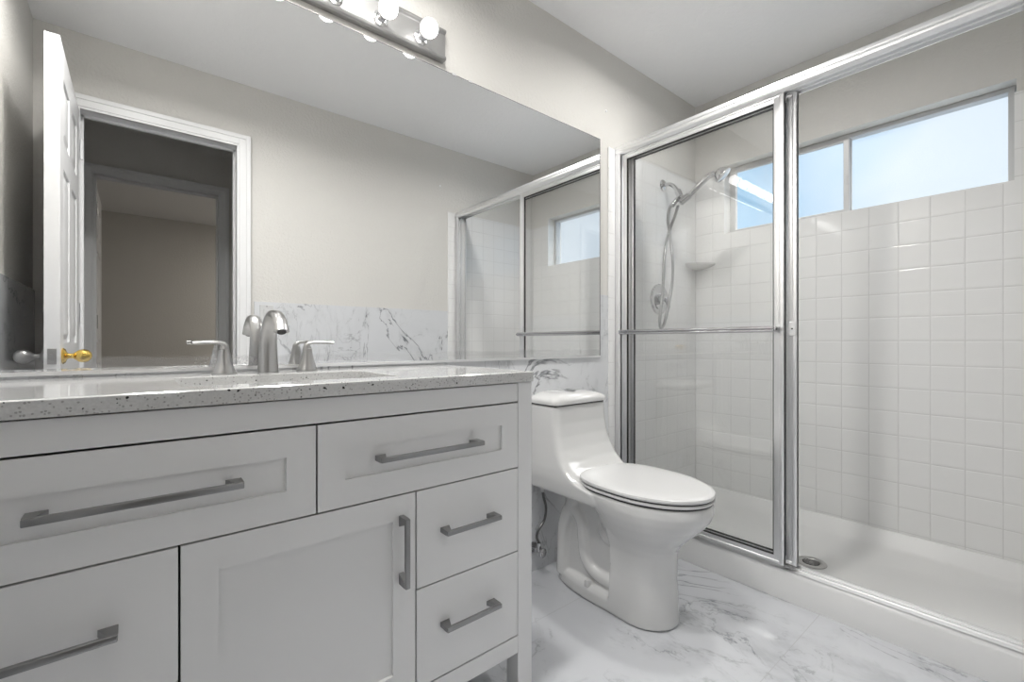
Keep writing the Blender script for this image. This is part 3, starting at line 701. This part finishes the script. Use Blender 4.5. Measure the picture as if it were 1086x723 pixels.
# ================================================================== toilet
TX = 1.392
to = thing('toilet', 'white one-piece toilet with closed seat between vanity and shower', 'toilet', (TX, 1.1, 0))
def vox(name, bm, m, parent, size=0.005, it=8):
    o = obj(name, bm, m, parent)
    r_ = o.modifiers.new('remesh', 'REMESH'); r_.mode = 'VOXEL'; r_.voxel_size = size; r_.use_smooth_shade = True
    s_ = o.modifiers.new('smooth', 'SMOOTH'); s_.factor = 0.5; s_.iterations = it
    return o
def egg(y0, y1, hw, z, n=48, back=2.6, split=0.47, hx=0.0):
    """front end (y0) is elliptical, back (y1) squarer"""
    yc = y0 + (y1 - y0) * split; pts = []
    for k in range(n):
        t = 2 * PI * k / n; c_, s_ = math.cos(t), math.sin(t)
        if s_ < 0: x = hw * c_; y = yc + (yc - y0) * s_
        else:
            e = 2.0 / back
            x = hw * (abs(c_) ** e) * (1 if c_ > 0 else -1); y = yc + (y1 - yc) * (abs(s_) ** e)
        pts.append(Vector((TX + x, y, z)))
    return pts
bm = bmesh.new()
# tank: horizontal slices, front face sweeping forward into the seat deck
sl = [(0.380, 1.03, 0.158), (0.388, 1.02, 0.164), (0.400, 1.015, 0.166), (0.425, 1.03, 0.169), (0.437, 1.085, 0.170), (0.450, 1.125, 0.170), (0.475, 1.160, 0.169), (0.505, 1.186, 0.166), (0.545, 1.208, 0.162), (0.590, 1.223, 0.158), (0.640, 1.232, 0.156), (0.709, 1.236, 0.154)]
loft(bm, [rrect(TX - w, TX + w, yf, YB - 0.018, 0.028, z, 6) for z, yf, w in sl])
# bowl
bl = [(0.437, 0.708, 1.22, 0.168), (0.425, 0.703, 1.22, 0.172), (0.405, 0.702, 1.20, 0.172), (0.380, 0.712, 1.17, 0.167), (0.350, 0.735, 1.13, 0.155), (0.315, 0.770, 1.11, 0.137), (0.285, 0.800, 1.10, 0.120), (0.255, 0.822, 1.09, 0.107), (0.21, 0.84, 1.06, 0.095)]
t_ = bmesh.new(); loft(t_, [egg(a, b, w, z, back=2.2) for z, a, b, w in bl][::-1]); merge(bm, t_)
# pedestal column: rounded front, square back edge
def dee(z, y0, y1, hw):
    pts = []
    for k in range(25):
        t = PI + PI * k / 24; pts.append(Vector((TX + hw * math.cos(t), y0 + 0.115 + 0.115 * math.sin(t), z)))
    pts += [Vector((TX + hw, y1, z)), Vector((TX - hw, y1, z))]
    return pts
t_ = bmesh.new(); loft(t_, [dee(0.002, 0.820, 1.028, 0.106), dee(0.05, 0.822, 1.026, 0.104), dee(0.15, 0.828, 1.022, 0.099), dee(0.24, 0.826, 1.02, 0.104), dee(0.30, 0.815, 1.02, 0.122)]); merge(bm, t_)
# foot
def foot(z, d):
    pts = []
    for k in range(48):
        t = 2 * PI * k / 48; c_, s_ = math.cos(t), math.sin(t); e = 2 / 2.6
        pts.append(Vector((TX + (0.107 - d) * abs(c_) ** e * (1 if c_ > 0 else -1), 1.078 + (0.256 - d) * abs(s_) ** e * (1 if s_ > 0 else -1), z)))
    return pts
t_ = bmesh.new(); loft(t_, [foot(0.002, 0), foot(0.038, 0.004), foot(0.052, 0.014), foot(0.058, 0.03)]); merge(bm, t_)
# rear web, sump and the trapway bulging out of both sides
t_ = bmesh.new(); box(t_, TX - 0.064, TX + 0.064, 1.00, 1.275, 0.03, 0.40); merge(bm, t_)
for s in (-1, 1):
    t_ = bmesh.new(); xo = TX + s * 0.056
    tube(t_, spline([(xo, 1.285, 0.03), (xo, 1.282, 0.13), (xo, 1.278, 0.22), (xo, 1.255, 0.288), (xo, 1.212, 0.300), (xo, 1.180, 0.262), (xo, 1.172, 0.20), (xo, 1.160, 0.135), (xo, 1.115, 0.095), (xo, 1.03, 0.085)], 5), 0.029, 16); merge(bm, t_)
    t_ = bmesh.new(); tube(t_, spline([(xo, 1.285, 0.03), (xo, 1.275, 0.2), (xo, 1.24, 0.3), (xo, 1.22, 0.39)], 5), 0.030, 12); merge(bm, t_)
t_ = bmesh.new(); bmesh.ops.create_uvsphere(t_, u_segments=24, v_segments=16, radius=1.0)
merge(bm, t_, Matrix.Translation((TX, 1.045, 0.265)) @ Matrix.Diagonal((0.088, 0.085, 0.075, 1)))
vox('bowl_and_tank', bm, M['porcelain'], to, 0.0045, 6)
for s in (-1, 1):
    bm = bmesh.new(); lathe(bm, [(0, 0), (0.0135, 0), (0.013, 0.016), (0.009, 0.022), (0, 0.024)], (TX + s * 0.088, 1.130, 0.046), seg=20); obj('bolt_cap', bm, M['plastic'], to, smooth=True)
# tank lid, crowned
bm = bmesh.new(); w = 0.160
def lidr(z, d, r=0.03): return rrect(TX - w + d, TX + w - d, 1.229 + d, YB - 0.016 - d * 0.3, r, z, 8)
LR = [lidr(0.7135, 0.006), lidr(0.716, 0.001), lidr(0.728, 0.0), lidr(0.736, 0.003), lidr(0.742, 0.012), lidr(0.748, 0.035, 0.025), lidr(0.7515, 0.065, 0.02)]
for r_ in LR:
    for p_ in r_:
        u = (p_.x - TX) / w
        if p_.z > 0.725: p_.z += 0.014 * (1 - u * u) * min(1, (p_.z - 0.716) / 0.02) - 0.004
loft(bm, LR); obj('tank_lid', bm, M['porcelain'], to, smooth=True, angle=0.8)
bm = bmesh.new(); box(bm, TX - 0.145, TX + 0.145, 1.245, YB - 0.03, 0.708, 0.7138); obj('lid_gap_shade', bm, M['rubber_and_shade'], to)  # black slab stands in for shade in the lid seam
bt = bmesh.new(); lathe(bt, [(0, 0), (0.024, 0), (0.024, 0.002), (0.021, 0.0035), (0, 0.0035)], (TX, 1.305, 0.7610), seg=28); fb = obj('flush_button', bt, M['chrome'], to, smooth=True)
obj('button_divider', B(TX - 0.0008, TX + 0.0008, 1.282, 1.328, 0.7640, 0.7650), M['rubber_and_shade'], fb)
# seat ring and cover
def seat_ring(z, d, hole=False):
    P = egg(0.700 + d, 1.165 - d, 0.1755 - d, z, n=72, back=4.5, split=0.52)
    for p_ in P:                                                  # narrows towards the hinges
        k = max(0.0, (p_.y - 0.98) / 0.185); p_.x = TX + (p_.x - TX) * (1 - 0.22 * k * k)
    return P
bm = bmesh.new(); loft(bm, [seat_ring(0.4415, 0.006), seat_ring(0.4425, 0.003), seat_ring(0.446, 0.001), seat_ring(0.4500, 0.002), seat_ring(0.4520, 0.006)])
obj('seat', bm, M['plastic'], to, smooth=True)
bm = bmesh.new(); loft(bm, [seat_ring(0.4365, 0.0065), seat_ring(0.4590, 0.0065)]); obj('seat_gap_shade', bm, M['rubber_and_shade'], to)  # black inset painted as the shade above and below the seat
bm = bmesh.new(); loft(bm, [seat_ring(0.4570, 0.003), seat_ring(0.4580, 0.0005), seat_ring(0.463, -0.001), seat_ring(0.469, 0.001), seat_ring(0.4725, 0.007), seat_ring(0.4745, 0.02), seat_ring(0.476, 0.06)])
obj('seat_cover', bm, M['plastic'], to, smooth=True)
for s in (-1, 1):
    bm = bmesh.new(); tube(bm, [(TX + s * 0.075 - 0.022, 1.166, 0.452), (TX + s * 0.075 + 0.022, 1.166, 0.452)], 0.0115, 16); obj('hinge', bm, M['plastic'], to, smooth=True)

# water supply
ws = thing('supply_valve', 'chrome stop valve on the marble wall beside the toilet', 'valve', (1.275, YB - 0.006, 0.10))
YV = YB - 0.006
bm = bmesh.new(); lathe(bm, [(0, 0), (0.026, 0), (0.024, 0.005), (0.010, 0.008), (0, 0.008)], (1.275, YV, 0.10), (0, -1, 0)); obj('wall_flange', bm, M['chrome'], ws, smooth=True)
bm = bmesh.new(); tube(bm, [(1.275, YV - 0.004, 0.10), (1.275, YV - 0.055, 0.10)], 0.008, 14); tube(bm, [(1.275, YV - 0.040, 0.098), (1.275, YV - 0.040, 0.135)], 0.0095, 14); obj('valve_body', bm, M['chrome'], ws, smooth=True)
bm = bmesh.new(); lathe(bm, [(0, 0), (0.010, 0), (0.019, 0.003), (0.019, 0.010), (0.010, 0.014), (0, 0.014)], (1.275, YV - 0.055, 0.10), (0, -1, 0), 14); obj('valve_handle', bm, M['chrome'], ws, smooth=True)
hn = thing('supply_hose', 'thin dark braided hose from the stop valve up to the toilet tank', 'hose', (1.275, YV - 0.04, 0.135))
bm = bmesh.new(); tube(bm, spline([(1.275, YV - 0.040, 0.133), (1.262, YV - 0.041, 0.160), (1.268, YV - 0.043, 0.190), (1.300, YV - 0.045, 0.225), (1.308, YV - 0.046, 0.275), (1.295, YV - 0.046, 0.320), (1.288, YV - 0.046, 0.352)], 8), 0.0055, 10); obj('hose', bm, M['braid'], hn, smooth=True)
bm = bmesh.new(); tube(bm, [(1.289, YV - 0.046, 0.345), (1.287, YV - 0.046, 0.3780)], 0.010, 8); obj('nut', bm, M['plastic'], hn)
